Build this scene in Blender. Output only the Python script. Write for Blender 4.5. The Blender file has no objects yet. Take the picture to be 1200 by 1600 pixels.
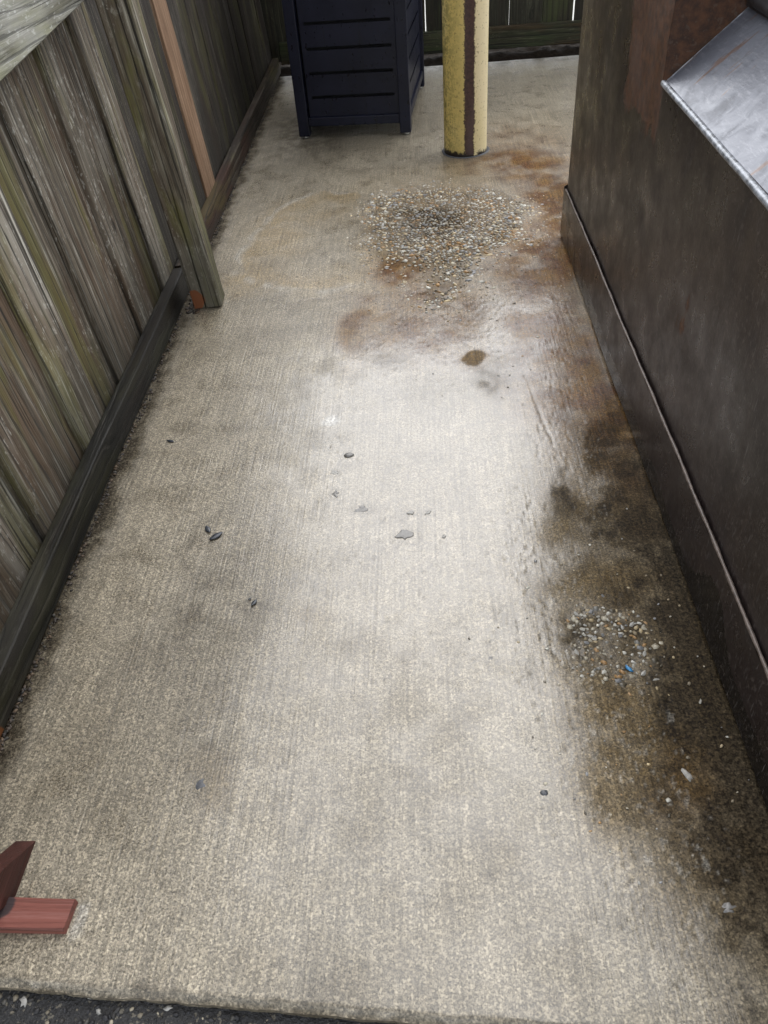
import bpy, bmesh, math, random
import numpy as np
from mathutils import Vector, Matrix

random.seed(7)
rng = np.random.default_rng(11)
scene = bpy.context.scene
col = scene.collection
R = math.radians

# ------------------------------------------------------------------ camera, sky, sun, exposure
cam_data = bpy.data.cameras.new('camera')
cam = bpy.data.objects.new('camera', cam_data)
col.objects.link(cam)
cam_data.sensor_fit = 'VERTICAL'
cam_data.sensor_height = 36.0
cam_data.lens = 36.0 * 1209.0 / 1600.0
cam_data.clip_start = 0.02
cam_data.clip_end = 1000.0
rt, dn, fw = (0.9973, 0.0252, -0.0697), (-0.0357, -0.6679, -0.7434), (-0.0653, 0.7438, -0.6652)
rtv = Vector(rt).normalized()
fwv = Vector(fw); fwv = (fwv - rtv * fwv.dot(rtv)).normalized()
upv = rtv.cross(fwv)
cam.matrix_world = Matrix(((rtv.x, upv.x, -fwv.x, 0.0), (rtv.y, upv.y, -fwv.y, 0.0),
                           (rtv.z, upv.z, -fwv.z, 1.35), (0, 0, 0, 1)))
scene.camera = cam

SUN_EL, SUN_AZ = 52.0, 6.0          # azimuth clockwise from +Y (into the picture)
world = bpy.data.worlds.new('World')
scene.world = world
world.use_nodes = True
wn = world.node_tree
bg = wn.nodes['Background']
sky = wn.nodes.new('ShaderNodeTexSky')
sky.sky_type = 'NISHITA'
sky.sun_disc = False
sky.sun_elevation = R(SUN_EL)
sky.sun_rotation = R(SUN_AZ)
sky.air_density = 1.0
sky.dust_density = 1.0
hs = wn.nodes.new('ShaderNodeHueSaturation')
hs.inputs['Saturation'].default_value = 0.2     # cloud cover: nearly white light
wn.links.new(sky.outputs[0], hs.inputs['Color'])
wn.links.new(hs.outputs[0], bg.inputs['Color'])
bg.inputs['Strength'].default_value = 0.15
sd = bpy.data.lights.new('sun', 'SUN')
sd.energy = 0.65
sd.angle = R(85)
sd.color = (1.0, 0.97, 0.92)
sun = bpy.data.objects.new('sun', sd)
col.objects.link(sun)
az, el = R(SUN_AZ), R(SUN_EL)
sv = Vector((math.sin(az) * math.cos(el), math.cos(az) * math.cos(el), math.sin(el)))
sun.rotation_euler = (-sv).to_track_quat('-Z', 'Y').to_euler()
sun.location = sv * 20
scene.view_settings.view_transform = 'Standard'
scene.view_settings.look = 'None'
scene.view_settings.gamma = 1.0
scene.view_settings.use_curve_mapping = False
scene.view_settings.exposure = 1.68

# ------------------------------------------------------------------ helpers
def tag(o, label=None, cat=None, group=None, kind=None):
    if label: o['label'] = label
    if cat: o['category'] = cat
    if group: o['group'] = group
    if kind: o['kind'] = kind
    return o

def link(o, parent=None):
    col.objects.link(o)
    if parent is not None:
        o.parent = parent
    return o

def empty(name, loc=(0, 0, 0), rot=(0, 0, 0)):
    o = bpy.data.objects.new(name, None)
    o.location = loc
    o.rotation_euler = rot
    o.empty_display_size = 0.1
    return link(o)

def mesh_data(name, v, f, mat=None, smooth=False):
    me = bpy.data.meshes.new(name)
    me.from_pydata([tuple(map(float, p)) for p in v], [], f)
    if mat: me.materials.append(mat)
    if smooth:
        me.polygons.foreach_set('use_smooth', [True] * len(me.polygons))
    me.update()
    return me

def obj(name, me, parent=None, loc=(0, 0, 0), rot=(0, 0, 0)):
    o = bpy.data.objects.new(name, me)
    o.location = loc
    o.rotation_euler = rot
    return link(o, parent)

def box_mesh(name, x0, x1, y0, y1, z0, z1, mat, bev=0.003, seg=1, cuts=0, jit=0.0, seed=0):
    bm = bmesh.new()
    bmesh.ops.create_cube(bm, size=1.0)
    for v in bm.verts:
        v.co = Vector((x0 + (v.co.x + .5) * (x1 - x0), y0 + (v.co.y + .5) * (y1 - y0), z0 + (v.co.z + .5) * (z1 - z0)))
    if bev > 0:
        bmesh.ops.bevel(bm, geom=list(bm.edges), offset=bev, segments=seg, affect='EDGES', profile=0.6)
    me = bpy.data.meshes.new(name)
    bm.normal_update()
    bm.to_mesh(me); bm.free()
    if mat: me.materials.append(mat)
    return me

def loft(name, sections, mat, smooth=False, closed=True):
    """sections: list of rings (lists of 3-D points, same count)."""
    n = len(sections[0]); v = [p for s in sections for p in s]; f = []
    for i in range(len(sections) - 1):
        for j in range(n):
            a, b = i * n + j, i * n + (j + 1) % n
            f.append((a, b, b + n, a + n))
    if closed:
        f.append(tuple(range(n))[::-1])
        f.append(tuple((len(sections) - 1) * n + j for j in range(n)))
    return mesh_data(name, v, f, mat, smooth)

def set_attr(me, name, arr):
    a = me.attributes.new(name, 'FLOAT', 'POINT')
    a.data.foreach_set('value', np.ascontiguousarray(arr, dtype=np.float32).ravel())

# numpy value noise
_tab = rng.random((256, 256))
def vnoise(x, y):
    xi, yi = np.floor(x).astype(int), np.floor(y).astype(int)
    fx, fy = x - xi, y - yi
    fx = fx * fx * (3 - 2 * fx); fy = fy * fy * (3 - 2 * fy)
    g = lambda a, b: _tab[a & 255, b & 255]
    return (g(xi, yi) * (1 - fx) + g(xi + 1, yi) * fx) * (1 - fy) + (g(xi, yi + 1) * (1 - fx) + g(xi + 1, yi + 1) * fx) * fy
def fbm(x, y, o=4):
    s = 0; a = .5; t = 0
    for i in range(o):
        s = s + a * vnoise(x * 2 ** i + 17.3 * i, y * 2 ** i + 5.7 * i); t += a; a *= .5
    return s / t
def sstep(a, b, x):
    t = np.clip((x - a) / (b - a), 0, 1)
    return t * t * (3 - 2 * t)

# ------------------------------------------------------------------ node helpers
class NT:
    def __init__(self, name):
        self.m = bpy.data.materials.new(name); self.m.use_nodes = True
        self.t = self.m.node_tree
        self.b = self.t.nodes['Principled BSDF']
    def n(self, typ, **kw):
        nd = self.t.nodes.new(typ)
        for k, v in kw.items(): setattr(nd, k, v)
        return nd
    def l(self, a, b): self.t.links.new(a, b)
    def put(self, sock, v):
        if isinstance(v, bpy.types.NodeSocket): self.l(v, sock)
        else: sock.default_value = v
    def math(self, op, a, b=0.0, c=None, clamp=False):
        nd = self.n('ShaderNodeMath', operation=op); nd.use_clamp = clamp
        self.put(nd.inputs[0], a); self.put(nd.inputs[1], b)
        if c is not None: self.put(nd.inputs[2], c)
        return nd.outputs[0]
    def rng(self, v, a, b, c=0.0, d=1.0, smooth=True):
        nd = self.n('ShaderNodeMapRange'); nd.interpolation_type = 'SMOOTHSTEP' if smooth else 'LINEAR'
        self.put(nd.inputs[0], v)
        for i, x in enumerate((a, b, c, d)): self.put(nd.inputs[i + 1], x)
        return nd.outputs[0]
    def mix(self, f, a, b, blend='MIX'):
        nd = self.n('ShaderNodeMix', data_type='RGBA', blend_type=blend)
        self.put(nd.inputs[0], f)
        for s, v in ((nd.inputs[6], a), (nd.inputs[7], b)):
            if isinstance(v, tuple): v = (*v[:3], 1.0)
            self.put(s, v)
        return nd.outputs[2]
    def ramp(self, v, stops):
        nd = self.n('ShaderNodeValToRGB'); e = nd.color_ramp.elements
        while len(e) < len(stops): e.new(0.5)
        for k, (p, c) in enumerate(stops):
            e[k].position = p; e[k].color = (*c, 1.0) if len(c) == 3 else c
        self.put(nd.inputs[0], v)
        return nd.outputs[0]
    def attr(self, name): return self.n('ShaderNodeAttribute', attribute_name=name).outputs['Fac']
    def coord(self, which='Object'): return self.n('ShaderNodeTexCoord').outputs[which]
    def vec(self, v, scale=(1, 1, 1), loc=(0, 0, 0)):
        nd = self.n('ShaderNodeMapping')
        self.l(v, nd.inputs[0]); self.put(nd.inputs['Location'], loc); nd.inputs['Scale'].default_value = scale
        return nd.outputs[0]
    def noise(self, v, scale, detail=3, rough=.55, dist=0.0):
        nd = self.n('ShaderNodeTexNoise')
        self.l(v, nd.inputs['Vector'])
        nd.inputs['Scale'].default_value = scale; nd.inputs['Detail'].default_value = detail
        nd.inputs['Roughness'].default_value = rough; nd.inputs['Distortion'].default_value = dist
        return nd.outputs['Fac']
    def voro(self, v, scale, feature='F1', rand=1.0):
        nd = self.n('ShaderNodeTexVoronoi', feature=feature)
        self.l(v, nd.inputs['Vector']); nd.inputs['Scale'].default_value = scale
        nd.inputs['Randomness'].default_value = rand
        return nd.outputs
    def bump(self, h, strength=.5, dist=.002, prev=None):
        nd = self.n('ShaderNodeBump')
        nd.inputs['Strength'].default_value = strength; nd.inputs['Distance'].default_value = dist
        self.l(h, nd.inputs['Height'])
        if prev is not None: self.l(prev, nd.inputs['Normal'])
        return nd.outputs[0]
    def sep(self, v):
        nd = self.n('ShaderNodeSeparateXYZ'); self.l(v, nd.inputs[0]); return nd.outputs
    def out(self, color=None, rough=None, normal=None, metal=None, spec=None):
        for k, v in (('Base Color', color), ('Roughness', rough), ('Normal', normal), ('Metallic', metal), ('Specular IOR Level', spec)):
            if v is None: continue
            if isinstance(v, tuple): v = (*v[:3], 1.0)
            self.put(self.b.inputs[k], v)
        return self.m

# ------------------------------------------------------------------ materials
def mat_concrete():
    t = NT('wet_concrete'); P = t.coord()
    big = t.noise(P, 1.7, 5, .6)
    mid = t.noise(P, 9, 5, .65)
    grain = t.noise(P, 250, 3, .8)
    grain2 = t.noise(P, 120, 4, .7)
    broom = t.noise(t.vec(P, (1.0, 0.022, 1.0)), 170, 3, .6)
    broom2 = t.noise(t.vec(P, (1.0, 0.012, 1.0)), 45, 3, .6)
    c = t.mix(t.rng(big, .3, .7), (.172, .147, .104), (.250, .217, .160))
    c = t.mix(t.rng(mid, .46, .66, 0, .5), c, (.112, .092, .062))
    # stains and painted shade carried by the slab
    tan, rust, dark, green, wet, pale = (t.attr(k) for k in ('tan', 'rust', 'dark', 'green', 'wet', 'pale'))
    c = t.mix(t.math('MULTIPLY', tan, t.rng(mid, .25, .6, .45, 1)), c, (.23, .172, .090))
    rcol = t.mix(t.rng(mid, .35, .65), (.150, .078, .020), (.085, .034, .013))
    c = t.mix(t.math('MULTIPLY', rust, t.rng(grain2, .2, .6, .55, 1)), c, rcol)
    c = t.mix(t.math('MULTIPLY', green, t.rng(grain2, .2, .6, .5, 1)), c, (.105, .066, .021))
    dmask = t.math('MULTIPLY', dark, t.rng(grain2, .3, .65, 1.0, .78))
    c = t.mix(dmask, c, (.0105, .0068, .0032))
    c = t.mix(t.math('MULTIPLY', pale, t.rng(grain2, .3, .6, .3, 1)), c, (.34, .33, .30))
    # cement and sand grains
    cell = t.sep(t.voro(P, 285)['Color'])[0]
    cell2 = t.sep(t.voro(P, 500)['Color'])[0]
    sp = t.math('ADD', t.rng(t.math('ADD', t.math('MULTIPLY', grain, .6), t.math('MULTIPLY', grain2, .4)), .40, .60, .22, .92, smooth=False), t.math('ADD', t.math('MULTIPLY', t.math('POWER', cell, 2.6), 1.05), t.math('MULTIPLY', t.math('POWER', cell2, 2.0), .55)))
    sp = t.math('MULTIPLY', sp, .94)
    c = t.mix(1.0, c, t.ramp(t.math('MULTIPLY', sp, .5), [(0, (0, 0, 0)), (1, (2, 2, 2))]), 'MULTIPLY')
    brk = t.rng(t.noise(P, 5, 4, .65), .34, .58, .25, 1.0)
    bl = t.math('ADD', 1.0, t.math('MULTIPLY', t.rng(broom, .36, .64, -.22, .22), brk))
    c = t.mix(1.0, c, t.ramp(t.math('MULTIPLY', bl, .5), [(0, (0, 0, 0)), (1, (2, 2, 2))]), 'MULTIPLY')
    pit = t.rng(t.voro(P, 62)['Distance'], .05, .12, 0, 1)
    pitsel = t.rng(t.noise(P, 30, 2), .60, .66)
    c = t.mix(t.math('MULTIPLY', t.math('SUBTRACT', 1.0, pit), pitsel), c, (.05, .044, .035))
    h = t.math('ADD', t.math('MULTIPLY', broom, t.rng(brk, 0, 1, .3, .85)), t.math('ADD', t.math('MULTIPLY', grain, .4), t.math('MULTIPLY', cell, .28)))
    h = t.math('ADD', h, t.math('MULTIPLY', broom2, .8))
    h = t.math('ADD', h, t.math('MULTIPLY', grain2, .55))
    hs_ = t.math('MULTIPLY', h, t.rng(wet, 0, 1, 1.0, .62))
    nrm = t.bump(hs_, .62, .0016)
    r = t.math('SUBTRACT', t.rng(mid, .3, .7, .44, .34), t.math('MULTIPLY', wet, .27))
    r = t.math('ADD', r, t.rng(grain, .3, .7, -.06, .10))
    grime_shade = t.math('MAXIMUM', dark, green)                   # stained and shade-painted areas carry less water film
    r = t.math('ADD', r, t.math('MULTIPLY', grime_shade, .25))
    m = t.out(c, r, nrm, spec=t.rng(t.math('MAXIMUM', grime_shade, t.math('MULTIPLY', rust, .7)), .15, .7, .6, .07))
    t.put(t.b.inputs['Coat Weight'], t.math('MULTIPLY', t.rng(wet, .2, .75, .05, .78), t.rng(grime_shade, .04, .75, 1.0, .03)))       # film of rain water
    t.put(t.b.inputs['Coat Roughness'], t.rng(grain2, .35, .65, .13, .28))
    t.b.inputs['Coat IOR'].default_value = 1.36
    t.l(t.bump(hs_, .34, .0016), t.b.inputs['Coat Normal'])
    return m

def mat_wood(name, dark, mid, light, brown, algae=.5, wet=.0, damp=0.5, spot=None, rough=.75, seedv=0.0, grain_axis='z', scale=1.0, ring=1.0, bumpd=.0035, moss=(.165, .165, .030)):
    t = NT(name); P0 = t.coord()
    oi = t.n('ShaderNodeObjectInfo')
    off = t.n('ShaderNodeCombineXYZ')
    t.put(off.inputs[0], t.math('MULTIPLY', oi.outputs['Random'], 13.7))
    t.put(off.inputs[1], t.math('MULTIPLY', oi.outputs['Random'], 41.3))
    t.put(off.inputs[2], t.math('MULTIPLY', oi.outputs['Random'], 7.9))
    if grain_axis == 'y':
        s0 = t.sep(P0); cb = t.n('ShaderNodeCombineXYZ')
        t.l(s0[0], cb.inputs[0]); t.l(s0[2], cb.inputs[1]); t.l(s0[1], cb.inputs[2]); PL = cb.outputs[0]
    elif grain_axis == 'x':
        s0 = t.sep(P0); cb = t.n('ShaderNodeCombineXYZ')
        t.l(s0[2], cb.inputs[0]); t.l(s0[1], cb.inputs[1]); t.l(s0[0], cb.inputs[2]); PL = cb.outputs[0]
    else: PL = P0
    P = t.vec(PL, (1, 1, 1), off.outputs[0])
    # knots bend the grain
    kn = t.voro(t.vec(P, (3.2, 3.2, 1.15)), 1.6)['Distance']
    warp = t.noise(t.vec(P, (1, 1, .28)), 7, 2)
    cb2 = t.n('ShaderNodeCombineXYZ')
    w = t.math('MULTIPLY', t.math('SUBTRACT', warp, .5), .022)
    kk = t.math('MULTIPLY', t.rng(kn, .0, .16, 1, 0), .03)
    t.put(cb2.inputs[0], w); t.put(cb2.inputs[1], t.math('ADD', w, kk))
    va = t.n('ShaderNodeVectorMath', operation='ADD'); t.l(P, va.inputs[0]); t.l(cb2.outputs[0], va.inputs[1])
    Q = va.outputs[0]
    g1 = t.noise(t.vec(Q, (1, 1, .035)), 95 * scale, 6, .78)
    g2 = t.noise(t.vec(Q, (1, 1, .05)), 26 * scale, 4, .6)
    g3 = t.noise(t.vec(Q, (1, 1, .012)), 240 * scale, 3, .7)
    wv = t.n('ShaderNodeTexWave', wave_type='BANDS', bands_direction='DIAGONAL', wave_profile='SAW')
    t.l(t.vec(Q, (1, 1, .03)), wv.inputs['Vector'])
    for k_, v_ in (('Scale', 17.0 * scale), ('Distortion', 3.0), ('Detail', 4.0), ('Detail Scale', 2.6), ('Detail Roughness', .65)): wv.inputs[k_].default_value = v_
    ringl = wv.outputs['Fac']
    g4 = t.noise(t.vec(P, (1, 1, .006)), 420 * scale, 2, .6)
    blot = t.noise(t.vec(P, (1, 1, .22)), 8, 4, .62)
    blot2 = t.noise(t.vec(P, (1, 1, .35)), 4.2, 3, .55)
    g = t.math('ADD', t.math('MULTIPLY', g1, .34), t.math('ADD', t.math('MULTIPLY', g2, .20), t.math('ADD', t.math('MULTIPLY', g3, .20), t.math('ADD', t.math('MULTIPLY', g4, .16), t.math('MULTIPLY', ringl, .10)))))
    c = t.ramp(g, [(.40, dark), (.475, mid), (.525, mid), (.585, light)])
    ln = t.rng(t.noise(t.vec(Q, (1, 1, .016)), 105 * scale, 4, .7), .465, .515)
    ln2 = t.rng(t.noise(t.vec(Q, (1, 1, .03)), 200 * scale, 3, .7), .45, .53)
    c = t.mix(t.math('MULTIPLY', t.math('SUBTRACT', 1.0, t.math('MULTIPLY', t.math('ADD', ln, ln2), .5)), .62 * ring), c, dark)
    c = t.mix(t.rng(blot, .45, .60, 0, .6), c, t.mix(g, tuple(x * .55 for x in brown), brown))
    c = t.mix(t.rng(blot2, .52, .66, 0, .5), c, t.mix(g, mid, light))
    c = t.mix(1.0, c, t.ramp(oi.outputs['Random'], [(0, (.72, .70, .66)), (.5, (1.0, 1.0, 1.0)), (1, (1.22, 1.2, 1.15))]), 'MULTIPLY')
    lich = t.rng(t.noise(t.vec(P, (1, 1, .45)), 70, 4, .75), .55, .66, 0, .5 * ring)
    c = t.mix(t.math('MULTIPLY', lich, t.rng(blot2, .42, .58)), c, light)
    zz = t.sep(PL)[2]
    if algae > 0:
        am = t.math('MULTIPLY', t.rng(t.noise(t.vec(P, (1, 1, .25)), 6.5, 4, .6), .50, .64), algae)
        c = t.mix(t.math('MULTIPLY', am, t.rng(g, .3, .55, .35, 1)), c, moss)
    if damp > 0:
        dm = t.math('MULTIPLY', t.rng(t.math('ADD', zz, t.math('MULTIPLY', t.math('SUBTRACT', blot, .5), .5)), .10, .42, 1, 0), damp)
        c = t.mix(dm, c, t.mix(.5, dark, (.022, .021, .012)))
    late = t.rng(t.math('ADD', ringl, t.math('MULTIPLY', t.math('SUBTRACT', g4, .5), .5)), .80, .93)
    c = t.mix(t.math('MULTIPLY', late, .75 * ring), c, tuple(x * .8 for x in dark))
    chk2 = t.rng(t.noise(t.vec(P, (1, 1, .008)), 150, 2, .5), .30, .36, 1, 0)
    c = t.mix(t.math('MULTIPLY', chk2, .7 * ring), c, tuple(x * .5 for x in dark))
    kc = t.rng(kn, .03, .085, 1, 0)
    c = t.mix(t.math('MULTIPLY', kc, .75), c, tuple(x * .6 for x in dark))
    chk = t.rng(t.noise(t.vec(Q, (1, 1, .014)), 60, 2, .5), .33, .37, 1, 0)
    c = t.mix(t.math('MULTIPLY', chk, .8 if ring > .5 else .25), c, (.010, .009, .007))
    if spot:
        (sx, sy, sz, sr, sc) = spot
        vm = t.n('ShaderNodeVectorMath', operation='DISTANCE'); t.l(P0, vm.inputs[0]); vm.inputs[1].default_value = (sx, sy, sz)
        d = t.math('ADD', vm.outputs['Value'], t.math('MULTIPLY', t.math('SUBTRACT', g2, .5), .03))
        c = t.mix(t.rng(d, sr - .004, sr + .002, .9, 0), c, t.mix(g, tuple(x * .5 for x in sc), sc))
    hgt = t.math('SUBTRACT', t.math('SUBTRACT', g, t.math('MULTIPLY', late, .2)), t.math('MAXIMUM', t.math('MULTIPLY', chk, .5), t.math('MULTIPLY', chk2, .3)))
    nrm = t.bump(hgt, .85, bumpd)
    r = t.rng(g, .3, .7, rough - .08, rough + .1)
    return t.out(c, r, nrm, spec=.3 - .12 * wet)

def mat_steel():
    t = NT('dark_brown_painted_steel'); P = t.coord()
    ys = t.sep(P)
    big = t.noise(P, 2.2, 4, .6); mid = t.noise(P, 11, 5, .65); fine = t.noise(P, 160, 3, .7)
    strk = t.noise(t.vec(P, (1, 9, .55)), 6, 4, .65)
    c = t.mix(t.rng(big, .35, .65), (.0120, .0080, .0072), (.0200, .0142, .0135))
    c = t.mix(t.rng(strk, .52, .75, 0, .6), c, (.034, .024, .020))
    c = t.mix(t.rng(mid, .55, .75, 0, .5), c, (.0105, .0095, .0105))
    rust = t.attr('rust')
    rm = t.rng(t.math('ADD', rust, t.math('ADD', t.math('MULTIPLY', t.math('SUBTRACT', mid, .5), 1.3), t.math('MULTIPLY', t.math('SUBTRACT', t.noise(t.vec(P, (1, 1, .5)), 38, 4, .75), .5), 1.2))), .40, .66)
    rc = t.mix(t.rng(t.noise(P, 45, 4, .7), .3, .7), (.034, .016, .009), (.105, .043, .018))
    c = t.mix(t.math('MULTIPLY', rm, .9), c, rc)
    tan = t.attr('tan')
    c = t.mix(t.math('MULTIPLY', tan, t.rng(strk, .3, .65, .25, .9)), c, (.070, .055, .040))  # fence reflection painted tan into the steel
    wet = t.attr('wet')
    wm = t.rng(t.math('ADD', wet, t.math('MULTIPLY', t.math('SUBTRACT', t.noise(P, 7, 2), .5), .5)), .46, .50)
    c = t.mix(wm, c, (.006, .0045, .004))
    # scratches and scuffs
    nsc = None
    for k, (rot, sc, thr) in enumerate((((0.35, 0, 0), (1, 40, 3.2), .675), ((-.9, 0, 0), (1, 34, 2.6), .685), ((.08, 0, 0), (1, 60, 3.4), .675))):
        mp = t.n('ShaderNodeMapping'); t.l(P, mp.inputs[0]); mp.inputs['Rotation'].default_value = rot; mp.inputs['Scale'].default_value = sc
        mp.inputs['Location'].default_value = (k * 3.1, k * 5.3, k)
        s = t.rng(t.noise(mp.outputs[0], 6.5, 2, .5), thr, thr + .03)
        nsc = s if nsc is None else t.math('MAXIMUM', nsc, s)
    scuff = t.math('MULTIPLY', t.rng(t.noise(t.vec(P, (1, 2.2, 1)), 5, 5, .75), .56, .68), t.rng(t.noise(P, 90, 3, .7), .42, .62))
    c = t.mix(t.math('MULTIPLY', scuff, .5), c, (.058, .054, .056))
    chips = t.math('MAXIMUM', t.rng(t.noise(P, 75, 2, .5), .64, .67), t.math('MULTIPLY', t.rng(t.noise(P, 150, 2, .5), .63, .66), .7))
    c = t.mix(t.math('MULTIPLY', nsc, .5), c, (.12, .11, .105))
    c = t.mix(t.math('MULTIPLY', chips, .20), c, (.15, .125, .11))
    nrm = t.bump(t.math('ADD', t.math('MULTIPLY', mid, .7), t.math('MULTIPLY', fine, .22)), .35, .003)
    r = t.math('SUBTRACT', t.rng(mid, .3, .7, .24, .44), t.math('MULTIPLY', wm, .12))
    r = t.math('ADD', r, t.math('MULTIPLY', rm, .25))
    return t.out(c, r, nrm, spec=.42)

def mat_plate():
    t = NT('scuffed_grey_steel_plate'); P = t.coord()
    mid = t.noise(P, 13, 5, .7, .8); big = t.noise(P, 4, 3)
    brush = t.noise(t.vec(P, (6, 1, 6)), 22, 4, .7)
    c = t.mix(t.rng(big, .3, .7), (.105, .112, .135), (.165, .174, .202))
    c = t.mix(t.rng(mid, .48, .72, 0, .7), c, (.095, .098, .108))
    c = t.mix(t.rng(brush, .5, .72, 0, .5), c, (.26, .265, .29))
    rs = t.rng(t.noise(t.vec(P, (1.2, 9, 1.2)), 4.2, 3, .6), .61, .65)
    c = t.mix(t.math('MULTIPLY', rs, .75), c, (.15, .085, .055))
    nrm = t.bump(t.math('ADD', mid, t.math('MULTIPLY', brush, .4)), .35, .003)
    return t.out(c, t.rng(mid, .3, .7, .28, .5), nrm, metal=.25)

def mat_simple(name, c, rough=.5, var=.25, scale=30, bump=.15, metal=0.0, dist=.002, spec=.5):
    t = NT(name); P = t.coord()
    n = t.noise(P, scale, 4, .65)
    cc = t.mix(t.rng(n, .3, .7), tuple(x * (1 - var) for x in c), tuple(min(1, x * (1 + var)) for x in c))
    return t.out(cc, t.rng(n, .3, .7, max(.02, rough - .08), rough + .1), t.bump(n, bump, dist), metal=metal, spec=spec)

def mat_cabinet():
    t = NT('navy_powder_coated_steel'); P = t.coord()
    n = t.noise(P, 5, 4, .6); f = t.noise(P, 240, 2)
    run = t.noise(t.vec(P, (26, 26, 3.5)), 1.0, 3, .6)
    c = t.mix(t.rng(n, .3, .7), (.0042, .0052, .0135), (.0072, .0085, .021))
    c = t.mix(t.rng(run, .56, .70, 0, .7), c, (.0048, .0055, .010))
    drops = t.rng(t.noise(t.vec(P, (1, 1, .45)), 60, 2), .64, .67)
    c = t.mix(t.math('MULTIPLY', drops, .6), c, (.004, .004, .006))
    r = t.math('SUBTRACT', t.rng(n, .3, .7, .34, .46), t.math('MULTIPLY', drops, .2))
    return t.out(c, r, t.bump(t.math('ADD', f, t.math('MULTIPLY', n, 2)), .2, .001), spec=.3)

def mat_bollard():
    t = NT('chipped_yellow_paint'); P = t.coord(); s = t.sep(P)
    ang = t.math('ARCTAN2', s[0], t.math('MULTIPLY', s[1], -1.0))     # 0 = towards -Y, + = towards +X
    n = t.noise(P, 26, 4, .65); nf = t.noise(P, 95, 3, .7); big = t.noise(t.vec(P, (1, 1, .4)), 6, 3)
    c = t.mix(t.rng(ang, -.25, .55), (.60, .46, .15), (.72, .60, .36))  # lit +X side painted paler into the yellow
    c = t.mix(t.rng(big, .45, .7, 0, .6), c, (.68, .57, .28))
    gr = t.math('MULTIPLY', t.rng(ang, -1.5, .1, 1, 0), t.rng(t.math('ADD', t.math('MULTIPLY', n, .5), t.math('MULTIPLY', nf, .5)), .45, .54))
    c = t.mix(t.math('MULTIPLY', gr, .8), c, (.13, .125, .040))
    sp = t.rng(nf, .60, .66)
    c = t.mix(t.math('MULTIPLY', sp, .7), c, (.16, .10, .045))
    a2 = t.math('ADD', t.math('SUBTRACT', ang, .13), t.math('MULTIPLY', t.math('SUBTRACT', t.noise(P, 9, 2), .5), .10))
    d = t.math('ADD', t.math('ABSOLUTE', a2), t.math('MULTIPLY', t.math('SUBTRACT', t.noise(P, 60, 5, .8), .5), .34))
    stripe = t.rng(d, .20, .215, 1, 0)
    edge = t.rng(t.math('ABSOLUTE', t.math('SUBTRACT', d, .215)), .012, .045, 1, 0)
    base = t.rng(t.math('ADD', s[2], t.math('MULTIPLY', t.math('SUBTRACT', n, .5), .11)), .012, .030, 1, 0)
    rcol = t.mix(t.rng(nf, .3, .7), (.040, .022, .018), (.085, .042, .032))
    rcol = t.mix(t.rng(big, .5, .65, 0, .4), rcol, (.12, .085, .08))
    c = t.mix(stripe, c, rcol)
    c = t.mix(t.math('MULTIPLY', edge, .75), c, (.045, .018, .010))
    c = t.mix(base, c, (.020, .013, .009))
    h = t.math('SUBTRACT', t.math('MULTIPLY', nf, .3), t.math('MAXIMUM', stripe, base))
    return t.out(c, t.rng(n, .3, .7, .40, .62), t.bump(h, .6, .0018), spec=.45)

def mat_attrcolor(name, rough=.4, bump=.2):
    t = NT(name); P = t.coord()
    a = t.n('ShaderNodeAttribute', attribute_name='tint').outputs['Color']
    n = t.noise(P, 260, 3, .7)
    c = t.mix(.55, a, t.mix(n, (.02, .018, .015), (1, 1, 1)), 'OVERLAY')
    return t.out(c, rough, t.bump(n, bump, .001), spec=.5)

def mat_asphalt():
    t = NT('asphalt'); P = t.coord()
    v = t.voro(P, 150); n = t.noise(P, 5, 4); nf = t.noise(P, 420, 2)
    c = t.mix(t.rng(n, .3, .7), (.009, .009, .010), (.018, .0175, .0175))
    sel = t.rng(t.noise(P, 130, 2), .60, .66)
    c = t.mix(t.math('MULTIPLY', sel, .7), c, (.14, .125, .095))
    return t.out(c, .55, t.bump(t.math('ADD', v['Distance'], nf), .8, .004))

M = {}
M['concrete'] = mat_concrete()
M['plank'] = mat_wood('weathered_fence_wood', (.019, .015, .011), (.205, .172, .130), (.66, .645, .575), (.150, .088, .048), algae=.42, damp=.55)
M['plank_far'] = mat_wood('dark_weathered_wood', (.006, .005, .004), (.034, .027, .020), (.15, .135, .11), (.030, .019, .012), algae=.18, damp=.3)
M['plank_back'] = mat_wood('mossy_dark_wood', (.009, .0085, .005), (.028, .026, .016), (.075, .075, .046), (.025, .018, .010), algae=.55, damp=.1, moss=(.045, .058, .016))
M['tan'] = mat_wood('fresh_cedar', (.12, .066, .036), (.28, .175, .105), (.40, .28, .19), (.22, .125, .07), algae=0, damp=.25)
M['post'] = mat_wood('split_post_wood', (.034, .028, .020), (.235, .207, .155), (.62, .60, .50), (.095, .062, .036), algae=.5, damp=.62, spot=(.066, 2.70, .035, .042, (.26, .085, .03)))
M['rail'] = mat_wood('silvered_rail_wood', (.07, .067, .056), (.32, .315, .265), (.66, .66, .62), (.17, .155, .10), algae=.55, damp=0, grain_axis='y', moss=(.24, .24, .11))
M['kick'] = mat_wood('black_wet_board', (.006, .006, .005), (.014, .0135, .012), (.060, .055, .047), (.017, .013, .010), algae=.05, damp=0, grain_axis='y', rough=.55, wet=1, spot=(0, .84, .004, .035, (.16, .06, .02)))
M['kick_far'] = mat_wood('brown_wet_board', (.012, .009, .007), (.034, .026, .020), (.10, .088, .07), (.050, .021, .014), algae=.15, damp=0, grain_axis='y', rough=.6, wet=1)
M['kick_back'] = mat_wood('green_wet_board', (.016, .017, .010), (.048, .052, .028), (.15, .14, .09), (.095, .052, .026), algae=.5, damp=0, grain_axis='x', rough=.6, wet=1, moss=(.035, .052, .018))
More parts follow.
